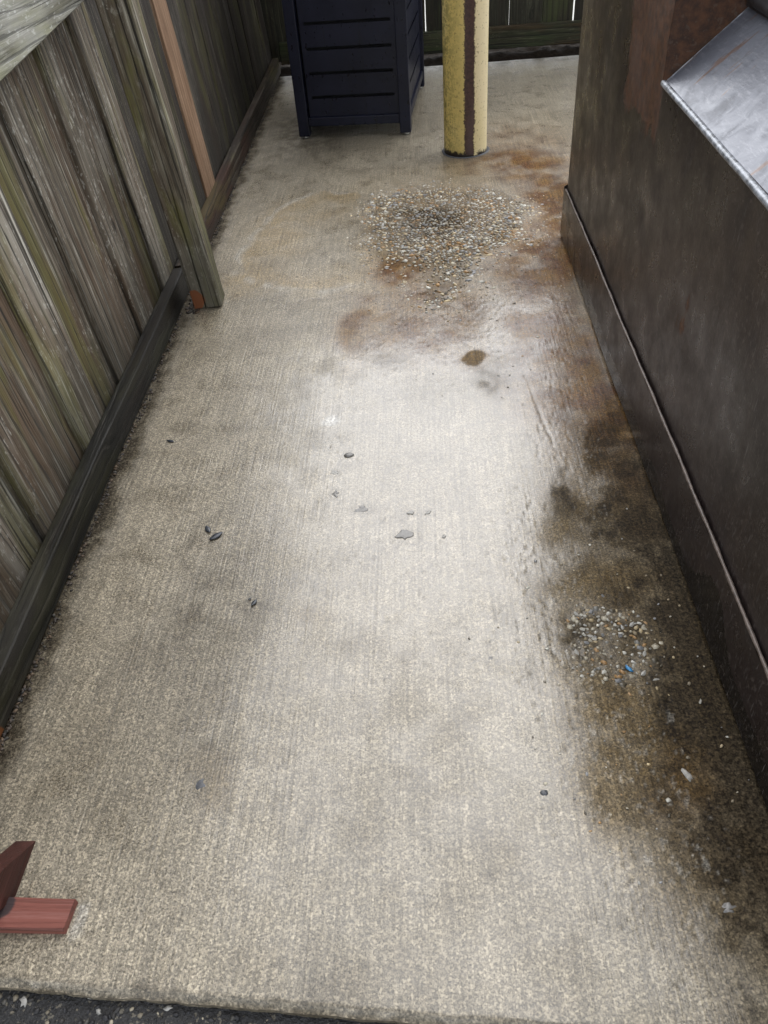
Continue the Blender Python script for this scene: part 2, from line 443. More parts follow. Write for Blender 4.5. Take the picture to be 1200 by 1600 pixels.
M['redwood'] = mat_wood('red_stained_wood', (.10, .030, .022), (.25, .085, .066), (.33, .145, .125), (.12, .05, .042), ring=.25, algae=0, damp=0, grain_axis='x', rough=.45, wet=1, bumpd=.001, spot=(-.765, .522, .022, .030, (.035, .032, .034)))
M['redwood_y'] = mat_wood('dark_red_stained_wood', (.030, .011, .009), (.085, .028, .021), (.15, .06, .05), (.045, .02, .017), ring=.3, algae=0, damp=0, grain_axis='y', rough=.5, wet=1, bumpd=.0015)
M['steel'] = mat_steel()
M['plate'] = mat_plate()
M['bead'] = mat_simple('worn_bare_steel_edge', (.26, .275, .30), .38, .6, 50, .25, .3, .002)
M['seam'] = mat_simple('worn_seam_steel', (.10, .078, .066), .42, .4, 60, .3, .1)
M['lid'] = mat_simple('black_lid_plastic', (.018, .017, .018), .5, .3, 25, .2)
M['cabinet'] = mat_cabinet()
M['inner'] = mat_simple('cabinet_dark_liner', (.006, .006, .008), .8, .3, 20, .1)
M['foot'] = mat_simple('steel_glide', (.45, .44, .42), .35, .2, 60, .1, .8)
M['bollard'] = mat_bollard()
M['stone'] = mat_attrcolor('wet_pebbles', .3)
M['chip'] = mat_attrcolor('dry_chips', .6)
M['asphalt'] = mat_asphalt()
M['pavement'] = mat_simple('bright_pavement', (.36, .35, .32), .7, .15, 20, .2)
M['soil'] = mat_simple('dark_soil', (.012, .009, .0065), .95, .5, 60, .6, 0, .008, spec=.05)
M['grey_stone'] = mat_simple('grey_slate_stone', (.175, .168, .158), .35, .4, 90, .5)
M['pale_stone'] = mat_simple('pale_stone', (.30, .29, .265), .4, .25, 60, .3)
M['husk'] = mat_simple('blue_black_husk', (.022, .027, .036), .35, .5, 120, .4)
M['gum'] = mat_simple('dark_gum', (.060, .063, .070), .45, .4, 90, .4)
M['blue'] = mat_simple('blue_plastic', (.05, .21, .42), .35, .25, 90, .2)
M['plaster'] = mat_simple('white_plaster', (.26, .25, .225), .6, .35, 120, .6)
M['bark'] = mat_simple('wet_bark_crumbs', (.040, .028, .020), .7, .6, 90, .5)

# ------------------------------------------------------------------ ground and slab
SLOPE = -0.0665
def slab_edge(x): return 0.352 + SLOPE * x
gs = 300.0
g = obj('asphalt_ground', mesh_data('asphalt_ground', [(-gs, -gs, -.026), (gs, -gs, -.026), (gs, gs, -.026), (-gs, gs, -.026)], [(0, 1, 2, 3)], M['asphalt']))
tag(g, kind='structure')
pv = obj('pavement', box_mesh('pavement', -8, 10, 6.9, 22, -.16, -.008, M['pavement'], .004))
tag(pv, kind='structure')

# polygons of worn-out concrete, in metres
AGG1 = np.array([(-0.29, 3.50), (-0.265, 3.77), (-0.128, 3.833), (0.059, 3.844), (0.304, 3.826), (0.497, 3.642), (0.493, 3.487), (0.368, 3.222), (0.247, 3.046), (0.15, 2.82), (0.085, 2.62), (0.02, 2.60), (-0.02, 2.80), (-0.08, 2.96), (-0.18, 2.98), (-0.23, 3.07), (-0.27, 3.30)])
def inside(poly, x, y):
    r = np.zeros_like(x, dtype=bool); n = len(poly)
    for i in range(n):
        x1, y1 = poly[i]; x2, y2 = poly[(i + 1) % n]
        c = ((y1 > y) != (y2 > y)) & (x < (x2 - x1) * (y - y1) / (y2 - y1 + 1e-12) + x1)
        r ^= c
    return r
def pdist(poly, x, y):
    d = np.full_like(x, 1e9); n = len(poly)
    for i in range(n):
        a = poly[i]; b = poly[(i + 1) % n]; ab = b - a
        tt = np.clip(((x - a[0]) * ab[0] + (y - a[1]) * ab[1]) / (ab @ ab), 0, 1)
        d = np.minimum(d, np.hypot(x - a[0] - tt * ab[0], y - a[1] - tt * ab[1]))
    return d
def sdf(poly, x, y):
    d = pdist(poly, x, y); return np.where(inside(poly, x, y), -d, d)
def line_d(pts, x, y):
    d = np.full_like(x, 1e9)
    for a, b in zip(pts[:-1], pts[1:]):
        a = np.array(a); b = np.array(b); ab = b - a
        tt = np.clip(((x - a[0]) * ab[0] + (y - a[1]) * ab[1]) / (ab @ ab), 0, 1)
        d = np.minimum(d, np.hypot(x - a[0] - tt * ab[0], y - a[1] - tt * ab[1]))
    return d
def blob(x, y, cx, cy, rx, ry, rot=0.0, soft=.75):
    c, s = math.cos(rot), math.sin(rot)
    u = ((x - cx) * c + (y - cy) * s) / rx; v = (-(x - cx) * s + (y - cy) * c) / ry
    return 1 - sstep(1 - soft, 1 + soft, np.sqrt(u * u + v * v))

EMBED = [(-.275, 1.682, .014, .017), (-.269, 1.594, .012, .022), (-.192, 1.524, .028, .016), (-.074, 1.420, .028, .022), (-.062, 1.505, .012, .010), (-.019, 1.502, .012, .008)]
def build_slab():
    xs = np.concatenate([np.arange(-1.06, .68, .0042), np.linspace(.69, 2.6, 24)])
    rows = [0.0]; y = .36
    while y < 6.33:
        rows.append(y - .36); y += .0030 * max(1.0, (y + .3) / .75)
    rows.append(6.335 - .36)
    rows = np.array(rows)
    nx, ny = len(xs), len(rows)
    X, T = np.meshgrid(xs, rows)
    e = slab_edge(X) + (fbm(X * 30, X * 0 + 3.3, 4) - .5) * .008
    Y = e + T / (6.335 - .36) * (6.335 - e)
    wx = X + (fbm(X * 4, Y * 4, 3) - .5) * .16
    wy = Y + (fbm(X * 4 + 40, Y * 4 + 9, 3) - .5) * .26
    n1 = fbm(X * 12, Y * 12, 4); n2 = fbm(X * 30 + 7, Y * 30, 3); n3 = fbm(X * 3 + 3, Y * 2, 4)
    # rust
    rust = np.zeros_like(X)
    for (cx, cy, rx, ry, a) in ((.50, 4.15, .28, .22, .85), (.62, 3.55, .16, .7, .8), (.45, 2.95, .22, .45, .75), (-.10, 2.95, .13, .22, .8),
                                (.0, 2.55, .26, .30, .62), (.45, 2.2, .17, .5, .8), (.53, 1.85, .10, .35, .75), (.22, 3.4, .34, .45, .45), (-.24, 2.5, .07, .22, .6), (.45, .74, .05, .09, .55), (.52, 4.45, .25, .3, .35), (.157, 2.255, .075, .075, .75)):
        rust = np.maximum(rust, a * blob(wx, wy, cx, cy, rx, ry))
    rust *= 1.05 + .7 * n3
    rust *= sstep(.15, .6, n1) * .5 + .5
    green = np.zeros_like(X)
    for (cx, cy, rx, ry, a) in ((.47, 1.2, .20, .60, .8), (.48, .68, .15, .25, .7), (.36, 1.47, .09, .20, .9), (.42, 1.25, .14, .22, .95), (.33, .93, .09, .12, .6), (.40, .80, .14, .26, 1.0), (.47, .58, .09, .14, .5), (.50, 1.55, .1, .25, .7), (.157, 2.255, .06, .06, .45), (-.45, .72, .05, .05, .4), (-.28, 1.18, .05, .06, .3)):
        green = np.maximum(green, a * blob(wx, wy, cx, cy, rx, ry))
    green *= .42 + .62 * n1
    # old oily grime with painted shade by the cabinet and the dumpster's dark reflection
    dark = np.zeros_like(X)
    for (cx, cy, rx, ry, a) in ((.585, 1.20, .18, .60, 1.25), (.60, .85, .19, .48, 1.25), (.46, 1.40, .11, .20, .9), (.345, 1.57, .04, .10, .75), (.43, 1.12, .10, .10, .5), (.57, 1.18, .10, .40, .9), (.51, 1.34, .09, .16, .9), (.50, 1.02, .09, .16, .6), (.58, .80, .10, .25, 1.0), (.56, .60, .09, .18, .55), (.60, 1.7, .10, .5, .7), (.335, 1.56, .035, .09, .65),
                                (-.52, 1.16, .13, .30, .32), (-.47, .745, .06, .06, .3), (.22, 2.17, .09, .10, .38), (-.10, 2.24, .10, .08, .28), (.02, 2.06, .22, .12, .2), (-.70, 4.9, .22, .5, .5), (-.62, 2.9, .09, .13, .18), (.02, 3.50, .15, .16, .85), (.40, 1.3, .12, .1, .4), (.65, 2.6, .07, 1.2, .5), (-.40, 3.6, .08, .1, .2), (-.66, 3.1, .07, .08, .3), (.356, 1.06, .055, .06, .75), (.25, 4.30, .13, .10, .35), (-.2, .42, .1, .05, .2)):
        dark = np.maximum(dark, a * blob(wx, wy, cx, cy, rx, ry))
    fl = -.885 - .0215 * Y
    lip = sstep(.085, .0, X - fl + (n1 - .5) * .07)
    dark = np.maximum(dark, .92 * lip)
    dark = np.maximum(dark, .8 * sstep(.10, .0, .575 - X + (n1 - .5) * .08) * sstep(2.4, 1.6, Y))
    dark = np.maximum(dark, .45 * sstep(6.1, 6.33, Y + (n1 - .5) * .2))
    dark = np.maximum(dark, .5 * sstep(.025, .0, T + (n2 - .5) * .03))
    dark *= .45 + .70 * n1 + .42 * sstep(.35, .65, n2)
    tan = np.zeros_like(X)
    for (cx, cy, rx, ry, a) in ((-.66, 3.45, .11, .35, .75), (-.66, 2.98, .12, .12, .9), (-.45, 3.62, .14, .12, .5), (-.50, 2.95, .2, .1, .5), (-.30, 2.85, .2, .15, .3), (-.25, 3.0, .06, .5, .5), (.1, 4.0, .4, .2, .3), (.6, 4.7, .3, .3, .2)):
        tan = np.maximum(tan, a * blob(wx, wy, cx, cy, rx, ry))
    ring = [(-.25, 2.85), (-.415, 2.812), (-.572, 2.858), (-.70, 2.93), (-.776, 3.02), (-.79, 3.2), (-.759, 3.423), (-.70, 3.70), (-.60, 3.85), (-.50, 3.90), (-.411, 3.87), (-.32, 3.85)]
    rd = line_d(ring, X + (n1 - .5) * .06, Y + (n1 - .5) * .1)
    pale = .5 * sstep(.030, .0, rd) * sstep(.30, .5, n1)
    inr = inside(np.array(ring), X + (n1 - .5) * .06, Y + (n1 - .5) * .1)
    tan = np.maximum(tan, .75 * inr * sstep(.26, .02, rd))
    # white plaster-like bruise
    pale = np.maximum(pale, .9 * sstep(.036, .016, np.hypot(X + .299, (Y - 1.934)) + (n2 - .5) * .035))
    # broken cement lip round the sunk beam end
    lipd = np.maximum(np.abs(X + .622) / .014, np.abs(Y - .506) / .034) + (n2 - .5) * 1.1
    pale = np.maximum(pale, .5 * sstep(1.1, .5, lipd))
    # height: exposed aggregate, spalls, cracks
    h = (fbm(X * 2.2, Y * 2.2, 3) - .5) * .005 + (n1 - .5) * .0012
    s1 = sdf(AGG1, X + (n2 - .5) * .10, Y + (n1 - .5) * .16)
    a1 = sstep(.02, -.05, s1)
    a2 = sstep(1.35, .55, np.hypot((X - .356) / .105, (Y - 1.065) / .115) + (n1 - .5) * .7)
    h -= a1 * (.002 + .002 * n2) + a2 * (.002 + .0025 * n2)
    # scaled skin: little spalls, thick around the patches and down the right side
    dens = .0 * X
    for (cx, cy, rx, ry, a) in ((.15, 2.75, .42, .30, 1.0), (.52, 3.4, .14, .4, .8), (.25, 1.25, .10, .35, .9), (.33, .82, .14, .22, .9), (.38, .62, .14, .16, .7), (.1, 2.3, .4, .25, .8), (.40, 1.80, .1, .5, .7), (-.27, 1.75, .05, .25, .5), (-.02, 1.35, .25, .35, .35), (.0, .7, .6, .3, .10)):
        dens = np.maximum(dens, a * blob(X, Y, cx, cy, rx, ry))
    sp = fbm(X * 90 + 3, Y * 80, 3)
    near = sstep(2.0, 1.6, Y)
    ridge = np.where(near > .5, fbm(X * 150 + 11, Y * 75 + 5, 3), fbm(X * 60 + 11, Y * 110 + 5, 3))
    cut = sstep(.76 - .13 * dens, .82 - .13 * dens, sp) * sstep(.02, .15, dens)
    h -= .0009 * cut
    crust = sstep(.745 - .09 * dens, .81 - .09 * dens, ridge) * sstep(.3, .7, dens) * (1 - a1)
    h += .0007 * crust
    pale = np.maximum(pale, .33 * crust)  # wet glints painted pale on the raised crust
    dark = np.maximum(dark, .28 * cut)
    cr = line_d([(-.774, 2.762), (-.70, 2.755), (-.611, 2.766), (-.54, 2.742), (-.458, 2.739), (-.36, 2.752), (-.261, 2.75)], X, Y + (n2 - .5) * .015)
    crk = sstep(.006, .001, cr)
    cr2 = line_d([(-.672, .63), (-.679, .811), (-.683, 1.013), (-.682, 1.238), (-.690, 1.35)], X, Y)
    crk2 = .6 * sstep(.0035, .0005, cr2 + (n2 - .5) * .002)
    cr3 = line_d([(.30, 2.16), (.315, 2.0), (.33, 1.87), (.345, 1.78)], X + (n2 - .5) * .012, Y)
    crk3 = .6 * sstep(.006, .001, cr3)
    h -= .0015 * np.maximum(crk * .5, np.maximum(crk2 * .6, crk3)); dark = np.maximum(dark, np.maximum(.35 * crk * sstep(.35, .6, n1), .55 * np.maximum(crk2, .6 * crk3)))
    for (x_, y_, sx_, sy_) in EMBED:
        q = np.hypot((X - x_) / sx_ - .12, (Y - y_) / sy_ + .22) + (n2 - .5) * 1.1
        rim = sstep(.55, .95, q) * sstep(1.55, 1.1, q)
        dark = np.maximum(dark, .5 * rim * .5 * sstep(.3, .6, n1 + n2 * .4))  # ragged dark edge, offset as a painted one-sided stone shadow
    # rounded, chipped front arris
    h -= .010 * sstep(.014, .0, T)
    green = np.maximum(green, .45 * a1 * (.5 + n1)); dark = np.maximum(dark, .30 * a1 * (1 - n1)); dark = np.maximum(dark, .5 * a2)
    # wetness: the low middle and the run-off along the dumpster stay wet longest
    wet = .35 * blob(X, Y, .05, 1.2, .60, 1.3, 0, .5) + .45 * blob(X, Y, .15, 1.9, .42, .8, -.05, .5) + .3 * blob(X, Y, .48, 1.3, .2, 1.2, 0, .6)
    wet = np.clip(wet + .20 + (n3 - .5) * .5 + (n1 - .5) * .6 + (n2 - .5) * .25, 0, 1)
    pud = blob(wx, wy, .157, 2.255, .055, .06, 0, .35)
    green = np.maximum(green, .8 * pud); dark = dark * (1 - pud)
    wet = np.maximum(wet, blob(wx, wy, .22, 2.16, .08, .08, 0, .4) * .8)
    tri = np.arange(nx * ny).reshape(ny, nx)
    quads = np.stack([tri[:-1, :-1], tri[:-1, 1:], tri[1:, 1:], tri[1:, :-1]], -1).reshape(-1, 4)
    top = np.stack([X, Y, h], -1).reshape(-1, 3)
    # front face and sides
    fb = np.stack([X[0], Y[0] + .004, np.full(nx, -.075)], -1)
    v = np.vstack([top, fb]); base = nx * ny
    fq = np.stack([base + np.arange(nx - 1), base + np.arange(1, nx), tri[0, 1:], tri[0, :-1]], -1)
    bk = np.stack([X[-1], Y[-1], np.full(nx, -.12)], -1); b2 = len(v); v = np.vstack([v, bk])
    bq = np.stack([tri[-1, :-1], tri[-1, 1:], b2 + np.arange(1, nx), b2 + np.arange(nx - 1)], -1)
    f = np.vstack([quads, fq, bq])
    me = bpy.data.meshes.new('concrete_slab')
    me.vertices.add(len(v)); me.vertices.foreach_set('co', v.ravel())
    me.loops.add(f.size); me.loops.foreach_set('vertex_index', f.ravel())
    me.polygons.add(len(f)); me.polygons.foreach_set('loop_start', np.arange(len(f)) * 4); me.polygons.foreach_set('loop_total', np.full(len(f), 4))
    sm = np.ones(len(f), dtype=bool); sm[len(quads):] = False
    me.polygons.foreach_set('use_smooth', sm)
    me.update(calc_edges=True)
    ext = np.zeros(2 * nx)
    for nme, a in (('rust', rust), ('green', green), ('dark', dark), ('tan', tan), ('pale', pale), ('wet', wet)):
        tail = ext + (.6 if nme == 'dark' else 0.0)
        set_attr(me, nme, np.concatenate([np.clip(a, 0, 1).ravel(), tail]))
    me.materials.append(M['concrete'])
    return me
slab = obj('concrete_slab', build_slab())
tag(slab, kind='structure')

# --- stones -----------------------------------------------------------------
def ico():
    bm = bmesh.new(); bmesh.ops.create_icosphere(bm, subdivisions=1, radius=1.0)
    v = np.array([p.co[:] for p in bm.verts]); f = np.array([[q.index for q in p.verts] for p in bm.faces]); bm.free()
    return v, f
IV, IF = ico()
bm_ = bmesh.new(); bmesh.ops.create_icosphere(bm_, subdivisions=2, radius=1.0)
IV2 = np.array([p.co[:] for p in bm_.verts]); IF2 = np.array([[q.index for q in p.verts] for p in bm_.faces]); bm_.free()
PAL = np.array([(.42, .38, .29), (.36, .29, .18), (.30, .29, .26), (.52, .50, .43), (.20, .165, .11), (.34, .20, .08), (.24, .24, .24), (.10, .085, .06), (.42, .33, .19), (.46, .44, .38)])
def stones(name, pts, sizes, zs, mat, parent=None, flat=.5, pal=PAL, smooth=True, mult=None):
    vs, fs, cs = [], [], []
    for k, ((x, y), s, z) in enumerate(zip(pts, sizes, zs)):
        a = rng.random() * 6.28; c, si = math.cos(a), math.sin(a)
        sc = np.array([s * (.8 + .7 * rng.random()), s * (.6 + .4 * rng.random()), s * flat * (.7 + .6 * rng.random())])
        p = IV * (1 + (rng.random((len(IV), 1)) - .5) * .7) * sc
        q = np.stack([p[:, 0] * c - p[:, 1] * si + x, p[:, 0] * si + p[:, 1] * c + y, p[:, 2] + z], -1)
        fs.append(IF + len(vs) * len(IV)); vs.append(q)
        cc = pal[rng.integers(len(pal))] * (.7 + .55 * rng.random()) * (mult[k] if mult is not None else 1.0)
        cs.append(np.repeat(np.append(cc, 1.0)[None], len(IV), 0))
    v = np.vstack(vs); f = np.vstack(fs); c = np.vstack(cs)
    me = mesh_data(name, v.tolist(), f.tolist(), mat, smooth)
    ca = me.color_attributes.new('tint', 'FLOAT_COLOR', 'POINT'); ca.data.foreach_set('color', c.astype(np.float32).ravel())
    return obj(name, me, parent)

def scatter(n, x0, x1, y0, y1, f, dmin):
    m = n * 14
    xs = x0 + (x1 - x0) * rng.random(m); ys = y0 + (y1 - y0) * rng.random(m)
    ok = rng.random(m) < f(xs, ys)
    out = []; cell = {}
    for x, y in zip(xs[ok].tolist(), ys[ok].tolist()):
        if len(out) >= n: break
        k = (int(x // dmin), int(y // dmin))
        if any((x - q[0]) ** 2 + (y - q[1]) ** 2 < dmin * dmin for i in (-1, 0, 1) for j in (-1, 0, 1) for q in cell.get((k[0] + i, k[1] + j), ())): continue
        cell.setdefault(k, []).append((x, y)); out.append((x, y))
    return out
def f_agg1(x, y):
    n_ = fbm(x * 10, y * 8, 3) - .5
    d = sdf(AGG1, x, y) + n_ * .30
    hole = sstep(.52, .60, fbm(x * 8 + 31, y * 6 + 7, 3)) * sstep(3.55, 3.0, y)
    fade = 1 - .55 * sstep(3.2, 2.7, y) - .35 * sstep(.25, .45, x)
    return np.where(d < -.07, 1.0, np.where(d < -.02, .6, np.where(d < .03, .15, np.where(d < .09, .03, 0.0)))) * (1 - .9 * hole) * fade
p1 = scatter(3400, -.36, .60, 2.45, 3.98, f_agg1, .0118)
z1 = [.0042 + .0085 * rng.random() ** 2.2 for _ in p1]
s = stones('exposed_aggregate', p1, z1, [-.0004 - .50 * q + .0020 * rng.random() for q in z1], M['stone'], slab, .62, mult=1 - .42 * blob(np.array(p1)[:, 0], np.array(p1)[:, 1], .02, 3.48, .17, .20))
tag(s, kind='stuff')
# stray grit that has come loose round both patches
def f_stray(x, y):
    return np.maximum(blob(x, y, .2, 2.9, .5, .6), blob(x, y, .36, .98, .2, .35)) * .9
p3 = scatter(420, -.3, .56, .55, 3.6, f_stray, .02)
s = stones('loose_grit', p3, [.0016 + .0030 * rng.random() ** 2 for _ in p3], [.0005] * len(p3), M['stone'], slab, .6)
tag(s, kind='stuff')
def f_agg2(x, y):
    r = np.hypot((x - .356) / .092, (y - 1.065) / .10) + (fbm(x * 14, y * 14, 2) - .5) * .9
    return np.where(r < .95, 1.0, np.where(r < 1.4, .12, 0.0))
p2 = scatter(290, .22, .50, .90, 1.22, f_agg2, .0078)
# these are near enough to be told apart: each pebble is a part of the slab
pebble_meshes = []
for k in range(14):
    pr = IV * (1 + (rng.random((len(IV), 1)) - .5) * .75) * np.array([1.0, .55 + .35 * rng.random(), .55])
    me = mesh_data('pebble', pr.tolist(), IF.tolist(), M['stone'], k % 3 > 0)
    cc = np.append(PAL[k % len(PAL)] * (.5 + .35 * rng.random()), 1.0)
    ca = me.color_attributes.new('tint', 'FLOAT_COLOR', 'POINT'); ca.data.foreach_set('color', np.repeat(cc[None], len(IV), 0).astype(np.float32).ravel())
    pebble_meshes.append(me)
for (x, y) in p2:
    sz = .0030 + .0062 * rng.random() ** 2.0
    cen = math.hypot((x - .365) / .05, (y - 1.05) / .05)
    o = obj('pebble', pebble_meshes[rng.integers(14)], slab, (x, y, -.0034 - .25 * sz + .0016 * rng.random() - (.002 if cen < .8 else 0)), (0, 0, rng.random() * 6.28))
    o.scale = (sz,) * 3

# ------------------------------------------------------------------ left fence (local frame: x out of the fence, y along it, z up, leaning back)
ang = math.atan(.0215)
fence = empty('wooden_fence', (-.885, 0, 0), (0, -.065, ang))
tag(fence, 'weathered grey plank fence along the left side, leaning slightly outward', 'fence')
def plank(parent, y0, y1, z0, z1, mat, x=-.05, th=.016, cup=.0, seed=0, bow=0.0, name='plank', chop=0.0):
    rs = np.random.default_rng(seed)
    w = y1 - y0; prof = []
    for t, d in ((0, -.0035), (.018, 0), (.35, cup * .7), (.5, cup), (.65, cup * .7), (.982, 0), (1, -.0035)):
        prof.append((d, y0 + t * w))
    prof += [(-th, y1), (-th, y0)]
    secs = []
    wob = rs.random(4) - .5
    for k, tz in enumerate((0, .12, .35, .7, 1.0)):
        z = z0 + (z1 - z0) * tz
        secs.append([(px + x + bow * math.sin(tz * 3.14), py + .004 * math.sin(3 * tz + 6 * wob[0]) , z + (chop * (py - y0) if k == 0 else 0)) for px, py in prof])
    me = loft('plank', secs, mat)
    return obj(name, me, parent)
# near bay, mossy grey boards
near_edges = [.30, .48, .665, .85, 1.03, 1.20, 1.375, 1.545, 1.725, 1.905, 2.085, 2.27, 2.40, 2.565, 2.73, 2.90]
for k, (a, b) in enumerate(zip(near_edges[:-1], near_edges[1:])):
    back = k % 2
    ov = .012 if back else 0.0                     # every second board sits behind its neighbours
    plank(fence, a - ov, b + ov, .02, 1.86 + .02 * random.random(), M['plank'], (-.0615 if back else -.0445) + random.uniform(-.0015, .0015), .0155, random.uniform(-.001, .001), k, random.uniform(-.001, .001))
# far bay, dark boards with light showing at some joints
far_edges = [(2.903, 3.09), (3.092, 3.28), (3.283, 3.47), (3.473, 3.655), (3.865, 4.05), (4.052, 4.24), (4.243, 4.43), (4.433, 4.60), (4.606, 4.79), (4.796, 4.965), (4.972, 5.12), (5.128, 5.27), (5.276, 5.41), (5.418, 5.58), (5.586, 5.74), (5.748, 5.88), (5.886, 6.02), (6.028, 6.22), (6.228, 6.43), (6.432, 6.60)]
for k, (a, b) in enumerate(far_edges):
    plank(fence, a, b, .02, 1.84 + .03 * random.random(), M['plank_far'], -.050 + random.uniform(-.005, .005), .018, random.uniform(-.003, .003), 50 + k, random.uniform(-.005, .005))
pt = plank(fence, 3.655, 3.865, .03, 1.88, M['tan'], -.036, .02, .002, 99)
pt['label'] = 'newer orange tan cedar board'
# rails
def beam_y(name, pts, mat, parent):
    """pts: list of (y, zlo, zhi, x0, x1) sections."""
    secs = []; c = .003
    for (y, zl, zh, xa, xb) in pts:
        secs.append([(xa + c, y, zl), (xb - c, y, zl), (xb, y, zl + c), (xb, y, zh - c), (xb - c, y, zh), (xa + c, y, zh), (xa, y, zh - c), (xa, y, zl + c)])
    return obj(name, loft(name, secs, mat), parent)
rl = beam_y('rail', [(.35, .852, .975, -.048, .043), (1.2, .912, 1.035, -.048, .0445), (1.92, .9665, 1.088, -.048, .0435), (2.70, 1.022, 1.145, -.048, .0445)], M['rail'], fence)
rl['label'] = 'pale silvered horizontal rail'
beam_y('rail', [(2.73, 1.03, 1.12, -.048, -.01), (6.4, 1.06, 1.15, -.048, -.01)], M['plank_far'], fence)
# kick boards
kb = beam_y('kick_board', [(.3, .004, .088, -.044, -.002), (1.0, .004, .090, -.044, .001), (1.7, .003, .096, -.045, -.003), (2.2, .003, .095, -.044, .002), (2.89, .003, .095, -.044, .0)], M['kick'], fence)
kb['label'] = 'near blackened wet kick board'
kf = beam_y('kick_board', [(2.92, .004, .092, -.044, .0), (3.6, .004, .096, -.044, .003), (4.6, .004, .105, -.044, .0), (5.5, .004, .103, -.044, -.002), (6.44, .004, .105, -.044, .0)], M['kick_far'], fence)
# split post
def post_mesh():
    secs = []
    for z in np.linspace(0, 1.95, 40):
        k = z / 1.95
        x0, x1, y0, y1 = .051, .158, 2.712, 2.802
        cx = x0 + (x1 - x0) * (.42 + .16 * min(1, z) + .012 * math.sin(z * 9) + .008 * math.sin(z * 31))
        w = .0013 + .0016 * (0.5 + .5 * math.sin(z * 5 + 1)) * (1 if z < 1.4 else .3)
        j = lambda s: .0012 * math.sin(z * (11 + s) + s)
        secs.append([(x0 + .004, y0, z), (cx - w, y0 + j(1), z), (cx, y0 + .022, z), (cx + w, y0 + j(2) - .001, z), (x1 - .006, y0 + j(3), z), (x1, y0 + .006, z), (x1 + j(4), y1 - .004, z), (x1 - .004, y1, z), (x0 + .004, y1, z), (x0, y1 - .004, z), (x0, y0 + .004, z)])
    return loft('post', secs, M['post'])
po = obj('post', post_mesh(), fence)
po['label'] = 'square split fence post with a long crack'
# ------------------------------------------------------------------ back fence
bf = empty('back_fence', (0, 6.45, 0))
tag(bf, 'dark mossy plank fence closing the far end of the alley', 'fence')
edges = [-1.46, -1.27, -1.08, -.90, -.70, -.51, -.33, -.14, .06, .25, .44, .655, .893, 1.112, 1.30, 1.49, 1.68, 1.87, 2.06]
for k, (a, b) in enumerate(zip(edges[:-1], edges[1:])):
    gp = .0028 if (.6 < b < 1.2) else .0008
    o = plank(bf, a + .001, b - gp - .001, .06, 1.84 + .03 * random.random(), M['plank_back'], .0, .018, random.uniform(-.003, .003), 150 + k, random.uniform(-.004, .004))
    # planks are modelled facing +x: turn them to face the camera
    o.rotation_euler = (0, 0, R(-90)); o.scale = (1, 1, 1)
    o.location = (0, .05, 0)
    # local (x, y) -> (y, -x): width runs along +x, face towards -y
kbk = obj('kick_board', box_mesh('kick_board', -1.015, 2.1, 0, .042, .052, .192, M['kick_back'], .004), bf)
obj('rail', box_mesh('rail', -1.05, 2.1, .01, .048, 1.05, 1.14, M['plank_back'], .004), bf)
# soil bed under it
def soil():
    xs = np.linspace(-1.1, 2.2, 180); ys = np.linspace(6.32, 6.75, 26)
    X, Y = np.meshgrid(xs, ys); Z = -.012 + (fbm(X * 12, Y * 12, 4) - .4) * .05 * sstep(6.32, 6.40, Y) + .03 * sstep(6.34, 6.46, Y)
    nx = len(xs); ny = len(ys); v = np.stack([X, Y, Z], -1).reshape(-1, 3)
    t = np.arange(nx * ny).reshape(ny, nx)
    f = np.stack([t[:-1, :-1], t[:-1, 1:], t[1:, 1:], t[1:, :-1]], -1).reshape(-1, 4)
    return mesh_data('soil_bed', v.tolist(), f.tolist(), M['soil'], True)
so = obj('soil_bed', soil()); tag(so, kind='structure')

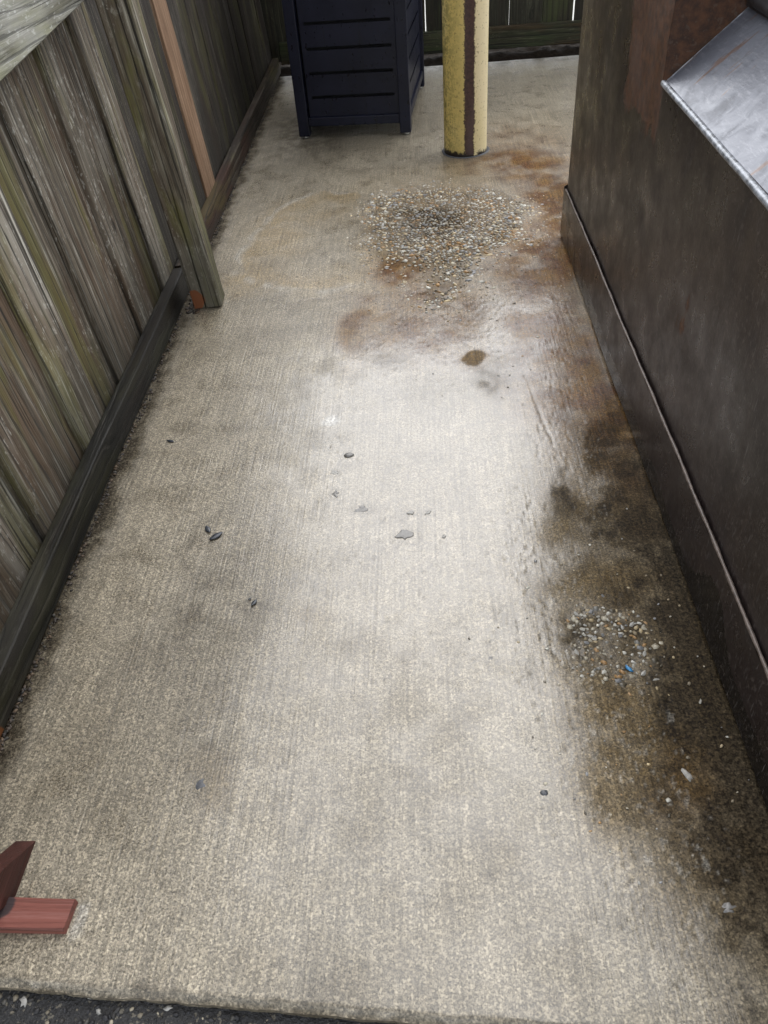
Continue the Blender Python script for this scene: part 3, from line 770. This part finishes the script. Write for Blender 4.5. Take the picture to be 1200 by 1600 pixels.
# ------------------------------------------------------------------ dumpster
X0 = .575
dump = empty('dumpster', (X0, 1.65, 0))
tag(dump, 'dark brown steel dumpster with a sloped grey plate along the right side', 'dumpster')
def dp(me, name, label=None):
    o = obj(name, me, dump, (-X0, -1.65, 0))
    if label: o['label'] = label
    return o
def grid_mesh(name, P, mat, smooth=True, attrs=None):
    ny, nx = P.shape[:2]
    t = np.arange(nx * ny).reshape(ny, nx)
    f = np.stack([t[:-1, :-1], t[:-1, 1:], t[1:, 1:], t[1:, :-1]], -1).reshape(-1, 4)
    me = mesh_data(name, P.reshape(-1, 3).tolist(), f.tolist(), mat, smooth)
    for k in ('rust', 'tan', 'wet'):
        set_attr(me, k, attrs[k] if attrs and k in attrs else np.zeros(nx * ny))
    return me
YN, YF, YS, ZS, ZT = .12, 3.225, 2.06, .838, 1.52
def wall_sheet(ya, yb, za, zb, name, corner=False, skirt=False, xoff=0.0):
    ys = np.arange(ya, yb + .001, .02) if not corner else np.concatenate([np.arange(ya, yb - .06, .02)])
    zs = np.linspace(za, zb, max(4, int((zb - za) / .02)))
    prof = [(X0 - xoff, y) for y in ys]
    if corner:                                    # rolled far corner, then the end wall
        r = .045
        for a in np.linspace(0, math.pi / 2, 9):
            prof.append((X0 - xoff + r - r * math.cos(a), yb - r + r * math.sin(a)))
        prof += [(X0 - xoff + r + d, yb) for d in np.linspace(.05, 1.6, 20)]
    prof = np.array(prof)
    Xp, Zp = np.meshgrid(prof[:, 0], zs); Yp, _ = np.meshgrid(prof[:, 1], zs)
    amp = .004 if not skirt else .0025
    fade = sstep(YF - .02, YF - .3, Yp)
    d = (fbm(Yp * 2.3 + 5, Zp * 2.3, 3) - .5) * 4 * amp * fade
    # a few knocks from forks and lids
    for (cy, cz, ry, rz, a) in ((2.08, .52, .035, .03, .006), (1.5, .42, .10, .08, .006), (1.66, .47, .05, .06, .004), (.95, .5, .2, .1, .006)):
        d += a * np.exp(-((Yp - cy) / ry) ** 2 - ((Zp - cz) / rz) ** 2) * (0 if skirt else 1)
    Xw = Xp + d
    n = fbm(Yp * 7, Zp * 7, 3)
    rust = sstep(0, .06, Yp - 2.02) * sstep(2.50, 2.36, Yp - (Zp - .7) * .22) * sstep(.655, .73, Zp + (n - .5) * .1)
    rust = np.maximum(rust * .95, .5 * blob(Yp, Zp, 1.62, .46, .05, .12, .5) * n * 1.6)
    tan = .8 * sstep(YF - .30, YF - .08, Yp) * sstep(.40, .75, Zp) + .25 * sstep(2.5, 3.2, Yp)  # tan sheen of the reflected fence, painted towards the far corner
    wet = np.zeros_like(rust)
    if skirt:
        hh = .030 + .06 * fbm(Yp * 3.1 + 2, Yp * 0, 3) + .055 * sstep(2.2, 3.1, Yp) + .10 * np.exp(-((Yp - 1.08) / .10) ** 2) + .02 * np.exp(-((Yp - .8) / .3) ** 2)
        wet = sstep(.012, -.012, Zp - hh)
    P = np.stack([Xw, Yp, Zp], -1)
    return dp(grid_mesh(name, P, M['steel'], True, dict(rust=rust, tan=np.clip(tan, 0, 1), wet=wet)), name)
wall_sheet(YN, YS, .14, ZS - .002, 'side_wall')
wall_sheet(YS, YF, .14, ZT, 'side_wall', corner=True)['label'] = 'tall rust stained rear section of the side wall'
sk = wall_sheet(YN - .01, YF + .018, .012, .200, 'skirt', corner=True, skirt=True, xoff=.011)
sk['label'] = 'overlapping lower skirt with wet tide marks'
# folded top of the skirt: worn bright seam following the sheet
def tube(name, pts, r, mat, n=8):
    secs = []
    pts = [Vector(p) for p in pts]
    for i, p in enumerate(pts):
        d = (pts[min(i + 1, len(pts) - 1)] - pts[max(i - 1, 0)]).normalized()
        a = d.cross(Vector((0, 0, 1)));
        if a.length < 1e-4: a = Vector((1, 0, 0))
        a.normalize(); b = d.cross(a)
        rr = r if not callable(r) else r(i)
        secs.append([tuple(p + a * rr * math.cos(2 * math.pi * k / n) + b * rr * math.sin(2 * math.pi * k / n)) for k in range(n)])
    return loft(name, secs, mat, True)
def skx(y, z):
    y = np.array([float(y)]); z = np.array([float(z)])
    return float((X0 - .011 + (fbm(y * 2.3 + 5, z * 2.3, 3) - .5) * 4 * .0025 * sstep(YF - .02, YF - .3, y))[0])
dp(tube('weld_seam', [(skx(y, .2) + .004, y, .2015 + .0012 * math.sin(y * 23)) for y in np.arange(YN, YF - .03, .03)], lambda i: .0042 + .0007 * math.sin(i * 1.7), M['seam']), 'weld_seam', 'thin worn seam above the skirt')
# sloped plate and what it rises to
SX, SZ = .165, .146
def plate():
    us = np.linspace(0, 1, 14); ys = np.arange(YN, YS - .001, .03)
    ys = np.append(ys, YS - .003)
    U, Yg = np.meshgrid(us, ys)
    dz = (fbm(Yg * 4, U * 2, 3) - .5) * .006
    zfront = ZS - .022 * (YS - Yg) / .74 * .6
    P = np.stack([X0 + U * SX, Yg, zfront + U * SZ + dz * np.sin(U * 3.14)], -1)
    o = grid_mesh('sloped_plate', P, M['plate'])
    return o
dp(plate(), 'sloped_plate', 'sloped scuffed grey steel plate')
bead = tube('edge_bead', [(X0 + .003 + .002 * (vnoise(np.array([y * 23.]), np.array([2.])) [0] - .5), y, ZS - .022 * (YS - y) / .74 * .6 + .001) for y in np.linspace(YN, YS + .002, 24)], lambda i: .0075, M['bead'], 10)
dp(bead, 'edge_bead', 'bright worn metal edge of the plate')
fl = tube('edge_bead', [(X0 + .004 + u * SX, YS - .004, ZS + u * SZ + .001) for u in np.linspace(0, 1, 10)], .0035, M['bead'], 8)
dp(fl, 'edge_bead')
# end of the tall section that faces the camera
n_ = 24
U, Z = np.meshgrid(np.linspace(X0 + .0005, 2.15, 60), np.linspace(.5, ZT, 40))
wall_d = (fbm(Z * 0 + YS * 2.3 + 5, Z * 2.3, 3) - .5) * .016
for (cy_, cz_, ry_, rz_, a_) in ((2.08, .52, .035, .03, .006),): wall_d = wall_d + a_ * np.exp(-((YS - cy_) / ry_) ** 2 - ((Z - cz_) / rz_) ** 2)
Un = (U - X0) / 1.575
rs_ = sstep(.86, .70, U + (Z - .85) * .25) * sstep(.7, .75, Z)
P = np.stack([U + wall_d * (1 - Un), YS + (fbm(U * 3, Z * 3, 3) - .5) * .004 * np.clip(Un * 20, 0, 1), Z], -1)
dp(grid_mesh('end_wall', P, M['steel'], True, dict(rust=rs_ * .9)), 'end_wall')
dp(box_mesh('top_panel', X0 + .006, 2.15, YS, YF - .01, ZT - .005, ZT + .012, M['steel'], .003), 'top_panel')
dp(box_mesh('near_wall', X0 + .01, 2.15, YN + .005, YN + .02, .02, .82, M['steel'], .003), 'near_wall')
dp(box_mesh('far_wall', 2.14, 2.155, YN + .02, YF - .02, .02, ZT - .01, M['steel'], .003), 'outer_wall')
# lid behind the plate; unseen upper part raised to block sky from slab
lid_s = []
for (y) in (YN + .01, YS - .012):
    d = ZS + SZ - .022 * (YS - y) / .74 * .6
    lid_s.append([(X0 + SX - .012, y, d + .004), (X0 + SX - .004, y, d + .40), (1.0, y, d + .50), (2.14, y, d + .56), (2.14, y, d + .53), (1.02, y, d + .47), (X0 + SX + .03, y, d + .37), (X0 + SX + .02, y, d - .01)])
dp(loft('lid', lid_s, M['lid']), 'lid', 'black hinged lid with its unseen top raised to block sky')
lid_f = dp(tube('lid_lip', [(X0 + SX - .010, y, ZS + SZ - .022 * (YS - y) / .74 * .6 + .022) for y in np.arange(YN, YS - .01, .05)], .014, M['lid']), 'lid_lip')

# ------------------------------------------------------------------ bollard
bol = empty('bollard', (.232, 4.392, 0))
tag(bol, 'chipped yellow steel bollard with a rusty brown stripe down its front', 'bollard')
rb = .1125; secs = []
for z in np.linspace(-.02, 1.12, 40):
    secs.append([(rb * math.cos(2 * math.pi * k / 64), rb * math.sin(2 * math.pi * k / 64), z) for k in range(64)])
for a in np.linspace(.15, 1.45, 7):
    secs.append([(rb * math.cos(a) * math.cos(2 * math.pi * k / 64), rb * math.cos(a) * math.sin(2 * math.pi * k / 64), 1.12 + .06 * math.sin(a)) for k in range(64)])
obj('pipe', loft('pipe', secs, M['bollard'], True), bol)
cs = []
for (r, z) in ((.110, -.01), (.1255, -.004), (.1275, .0022), (.123, .0045), (.1165, .0035), (.110, .002)):
    cs.append([((r + .0022 * math.sin(3 * t + 1) + .001 * math.sin(11 * t)) * math.cos(t), (r + .002 * math.sin(3 * t + 1)) * math.sin(t), z) for t in np.linspace(0, 2 * math.pi, 64, endpoint=False)])
obj('sealant_ring', loft('sealant_ring', cs, M['gum'], True, closed=False), bol)

# ------------------------------------------------------------------ slotted cabinet
cab = empty('slotted_cabinet', (-.706, 4.782, 0), (0, 0, math.atan2(-.058, .648)))
tag(cab, 'dark navy metal cabinet with slotted panels standing in the far left corner', 'cabinet')
W, D, HT = .650, 1.05, 1.16
LW = .062
def leg(x0, y0, lab=None):
    o = obj('leg', box_mesh('leg', x0, x0 + LW, y0, y0 + LW, .014, HT, M['cabinet'], .004, 2), cab)
    me = loft('foot', [[(x0 + LW / 2 + r * math.cos(t), y0 + LW / 2 + r * math.sin(t), z) for t in np.linspace(0, 2 * math.pi, 16, endpoint=False)] for r, z in ((.016, 0.001), (.018, .004), (.018, .012), (.012, .016))], M['foot'])
    obj('foot', me, o)
for (x, y) in ((0, 0), (W - LW, 0), (0, D - LW), (W - LW, D - LW)): leg(x, y)
def slotted(name, L, z0, z1, slots, s0, s1, sh, th, mat):
    """flat panel in local x (0..L), z; slots cut through, rounded ends; thickness along y"""
    bm = bmesh.new()
    def quad(p): 
        vs = [bm.verts.new(q) for q in p]; return bm.faces.new(vs)
    zs = [z0]
    for s in slots: zs += [s - sh / 2, s + sh / 2]
    zs.append(z1)
    for i in range(0, len(zs), 2):
        quad([(0, 0, zs[i]), (L, 0, zs[i]), (L, 0, zs[i + 1]), (0, 0, zs[i + 1])])
    n = 6
    for s in slots:
        a, b, h = s - sh / 2, s + sh / 2, sh / 2
        left = [(s0 + h - h * math.cos(t), 0, s + h * math.sin(t)) for t in np.linspace(-math.pi / 2, math.pi / 2, n)]
        quad([(0, 0, a)] + left + [(0, 0, b)])
        right = [(s1 - h + h * math.cos(t), 0, s + h * math.sin(t)) for t in np.linspace(math.pi / 2, -math.pi / 2, n)]
        quad([(L, 0, b)] + right + [(L, 0, a)])
    bmesh.ops.remove_doubles(bm, verts=list(bm.verts), dist=1e-5)
    bmesh.ops.recalc_face_normals(bm, faces=list(bm.faces))
    r = bmesh.ops.extrude_face_region(bm, geom=list(bm.faces))
    for v in r['geom']:
        if isinstance(v, bmesh.types.BMVert): v.co.y += th
    bmesh.ops.recalc_face_normals(bm, faces=list(bm.faces))
    me = bpy.data.meshes.new(name); bm.to_mesh(me); bm.free(); me.materials.append(mat)
    return me
slots = [.213 + .119 * k for k in range(8)]
PW = W - 2 * LW
obj('front_panel', slotted('front_panel', PW - .012, .113, HT - .03, slots, .022, PW - .035, .016, .004, M['cabinet']), cab, (LW + .012, .022, 0))
obj('side_panel', slotted('side_panel', D - 2 * LW, .113, HT - .03, slots, .05, D - 2 * LW - .05, .016, .004, M['cabinet']), cab, (W - .020, LW, 0), (0, 0, R(90)))
obj('side_panel', slotted('side_panel', D - 2 * LW, .113, HT - .03, slots, .05, D - 2 * LW - .05, .016, .004, M['cabinet']), cab, (.024, LW, 0), (0, 0, R(90)))
obj('rear_panel', slotted('rear_panel', PW, .113, HT - .03, slots, .03, PW - .03, .016, .004, M['cabinet']), cab, (LW, D - .026, 0))
obj('bottom_rail', box_mesh('bottom_rail', LW + .001, W - LW - .001, .004, .044, .066, .112, M['cabinet'], .004, 2), cab)
obj('bottom_rail', box_mesh('bottom_rail', W - .046, W - .006, LW + .001, D - LW - .001, .066, .112, M['cabinet'], .004, 2), cab)
obj('bottom_rail', box_mesh('bottom_rail', .006, .046, LW + .001, D - LW - .001, .066, .112, M['cabinet'], .004, 2), cab)
obj('bottom_rail', box_mesh('bottom_rail', LW + .001, W - LW - .001, D - .044, D - .004, .066, .112, M['cabinet'], .004, 2), cab)
obj('liner', box_mesh('liner', .06, W - .06, .06, D - .06, .09, HT - .05, M['inner'], .004), cab)
obj('top', box_mesh('top', -.012, W + .012, -.012, D + .012, HT + .001, HT + .035, M['cabinet'], .006, 2), cab)

# ------------------------------------------------------------------ red stained timber at the gate corner
gate = empty('gate_frame', (-.84, .5, 0))
tag(gate, 'red stained timber gate frame foot at the near left corner of the slab', 'gate frame')
def gp_(me, name, label=None):
    o = obj(name, me, gate, (.84, -.5, 0))
    if label: o['label'] = label
    return o
# brace: 38 mm thick board on edge, rising towards the camera at about 40 degrees, foot cut level
sl = math.tan(R(40)); yt, yb_ = .642, .545; L = .38
v = []
for x in (-.790, -.752):
    v += [(x, yt, -.004), (x, yb_, -.004), (x, yb_ - L, L * sl), (x, yt - L, L * sl)]
gp_(mesh_data('brace', v, [(0, 1, 2, 3), (7, 6, 5, 4), (0, 4, 5, 1), (1, 5, 6, 2), (2, 6, 7, 3), (3, 7, 4, 0)], M['redwood_y']), 'brace', 'dark red brace rising from the slab')
sec = []
for (x, z, yo) in ((-.636, .016, .0), (-.70, .018, .001), (-.791, .023, .003)):
    y0, y1 = .478 + yo, .529 + yo; c = .002
    dx = .004 if x == -.636 else 0
    sec.append([(x - dx, y0, -.004), (x, y1, -.004), (x, y1, z - c), (x, y1 - c, z), (x - dx, y0 + c, z), (x - dx, y0, z - c)])
gp_(loft('sill_beam', sec, M['redwood']), 'sill_beam', 'flat faded red beam end')
gp_(box_mesh('post', -.882, -.7925, .45, .54, -.06, 1.8, M['redwood_y'], .004), 'post')

# ------------------------------------------------------------------ small things on the ground
def lump(name, x, y, z, sx, sy, sz, rot, mat, label, cat, group=None, parent=None, jit=.35, seed=0):
    rs = np.random.default_rng(seed + 500)
    V = IV2 * (1 + (rs.random((len(IV2), 1)) - .5) * jit) * np.array([sx, sy, sz])
    V[:, 2] = np.clip(V[:, 2], -sz * .35, sz * (.55 if name == 'embedded_stone' else 1.0))
    o = obj(name, mesh_data(name, V.tolist(), IF2.tolist(), mat, True), parent, (x, y, z + sz * .35), (0, 0, rot))
    if parent is None: tag(o, label, cat, group)
    return o
def husk(x, y, L, rot, label, seed):
    rs = np.random.default_rng(seed); secs = []
    for t in np.linspace(0, 1, 7):
        w = L * .24 * math.sin(math.pi * min(.97, max(.04, t))) ** .8
        secs.append([(t * L - L / 2, w * math.cos(a), .0015 + .35 * w * max(-.1, math.sin(a)) + .15 * L * (t - .5) ** 2) for a in np.linspace(0, 2 * math.pi, 10, endpoint=False)])
    o = obj('seed_husk', loft('seed_husk', secs, M['husk'], True), None, (x, y, .0015), (0, 0, rot))
    return tag(o, label, 'husk', 'dark husks on the concrete')
husk(-.593, 1.463, .030, 2.1, 'left one of the pair of blue black husks touching in a V', 1)
husk(-.566, 1.436, .040, .75, 'right, larger one of the pair of blue black husks in a V', 2)
husk(-.431, 1.203, .022, 1.1, 'slim dark husk lying below and right of the V-shaped pair', 3)
husk(-.443, 1.216, .011, .9, 'tiniest dark husk just beside a slim one', 4)
husk(-.786, 1.861, .026, -.35, 'slim dark husk alone near the black kick board', 5)
lump('dark_pebble', -.240, 1.759, -.001, .015, .010, .005, .15, M['grey_stone'], 'smooth dark slate oval pebble lying in the middle of the slab', 'pebble', seed=1, jit=.15)
lump('gum_spot', -.464, .746, -.003, .016, .014, .0032, .6, M['gum'], 'flattened dark grey gum spot on the lower left of the slab', 'gum', seed=2, jit=.5)
lump('plastic_scrap', .392, .993, -.001, .010, .0042, .0035, -.9, M['blue'], 'small bright blue plastic scrap below the pebble patch', 'plastic scrap', seed=3, jit=.6)
lump('stone_flake', .453, .518, -.003, .011, .007, .004, .2, M['grey_stone'], 'grey stone flake near the lower right corner of the slab', 'stone', seed=4, jit=1.0)
lump('concrete_crumb', .448, .752, -.002, .006, .013, .003, .4, M['plaster'], 'pale crusty crumb on an orange stain at the right', 'crumb', seed=5, jit=.7)
lump('concrete_crumb', .182, .720, -.002, .008, .006, .003, .4, M['gum'], 'dark grey crumb right of the middle of the near slab', 'crumb', seed=6, jit=.6)
# stones let into the slab and laid bare by wear
for k, (x, y, sx, sy, r_, m_) in enumerate(((-.275, 1.682, .012, .015, .3, 'pale_stone'), (-.269, 1.594, .011, .019, .1, 'grey_stone'), (-.192, 1.524, .024, .014, .35, 'grey_stone'), (-.074, 1.420, .025, .020, .2, 'grey_stone'),
        (-.062, 1.505, .011, .008, 0, 'pale_stone'), (-.019, 1.502, .010, .006, .6, 'pale_stone'), (.106, 1.028, .009, .006, .2, 'grey_stone'), (.02, 1.41, .009, .006, .9, 'pale_stone'))):
    rs = np.random.default_rng(80 + k); n_ = 13
    ra = np.linspace(0, 2 * math.pi, n_, endpoint=False) + (rs.random(n_) - .5) * .5; rr = .45 + .75 * rs.random(n_)
    tilt = (rs.random(2) - .5) * .12
    ring = lambda f, z: [(sx * f * q * math.cos(a_), sy * f * q * math.sin(a_), z + tilt[0] * sx * math.cos(a_) + tilt[1] * sy * math.sin(a_)) for a_, q in zip(ra, rr)]
    obj('embedded_stone', loft('embedded_stone', [ring(1.05, -.008), ring(1.0, -.0006), ring(.9, .0003), ring(.45, .0008)], M[m_], False), slab, (x, y, 0), (0, 0, r_))
# asphalt chips
chips = [(-.688, .379, .010), (-.588, .391, .011), (-.522, .392, .009), (-.428, .389, .008), (-.378, .381, .008), (-.560, .365, .006), (-.449, .37, .007)]
names = ['leftmost pale stone chip in the asphalt strip', 'long cream stone chip in the asphalt, second from left', 'round pale chip in the asphalt close to the slab edge', 'small pale chip in the asphalt under the slab edge', 'rightmost pale chip in the asphalt strip', 'tiny pale chip at the bottom of the picture, third from left', 'tiny pale chip at the bottom of the picture toward the right']
for k, ((x, y, s_), nm) in enumerate(zip(chips, names)):
    lump('stone_chip', x, y + .008, -.027, s_ * (1.3 if k == 1 else .9), s_ * .55, s_ * .4, random.random() * 3, M['pale_stone'], nm, 'stone chip', 'pale chips in the asphalt', seed=60 + k, jit=.95)
def f_as(x, y): return (y < slab_edge(x) - .006) * 1.0
p4 = scatter(3200, -1.0, .6, .0, .43, f_as, .006)
AP = np.array([(.012, .012, .013), (.022, .021, .02), (.05, .047, .04), (.010, .010, .012), (.15, .13, .095), (.26, .23, .17), (.02, .018, .016), (.014, .014, .016)])
s = stones('asphalt_gravel', p4, [.0018 + .0046 * rng.random() ** 2 for _ in p4], [-.0255] * len(p4), M['chip'], g, .6, AP)
tag(s, kind='stuff')
# crumbs of soil and bark along the foot of the left fence, under the post and along the back
pts, szs, zz = [], [], []
for _ in range(1300):
    y = .45 + 5.9 * rng.random() ** 1.5
    d = abs(rng.normal()) * .006 * (1 + .8 * math.sin(y * 4.1) * math.sin(y * 9.7))
    pts.append((-.885 - .0215 * y + .001 + d, y)); szs.append(.0018 + .0042 * rng.random() ** 2); zz.append(.001 if d > .012 else .004 * rng.random())
for _ in range(160):
    pts.append((-.925 + .05 * rng.random(), 2.68 + .14 * rng.random())); szs.append(.003 + .006 * rng.random()); zz.append(.002)
BP = np.array([(.03, .022, .016), (.05, .036, .025), (.018, .015, .012), (.09, .06, .035), (.04, .036, .028)])
s = stones('soil_crumbs', pts, szs, zz, M['chip'], None, .5, BP)
tag(s, 'dark soil and bark crumbs gathered along the foot of the left fence', 'soil', kind='stuff')
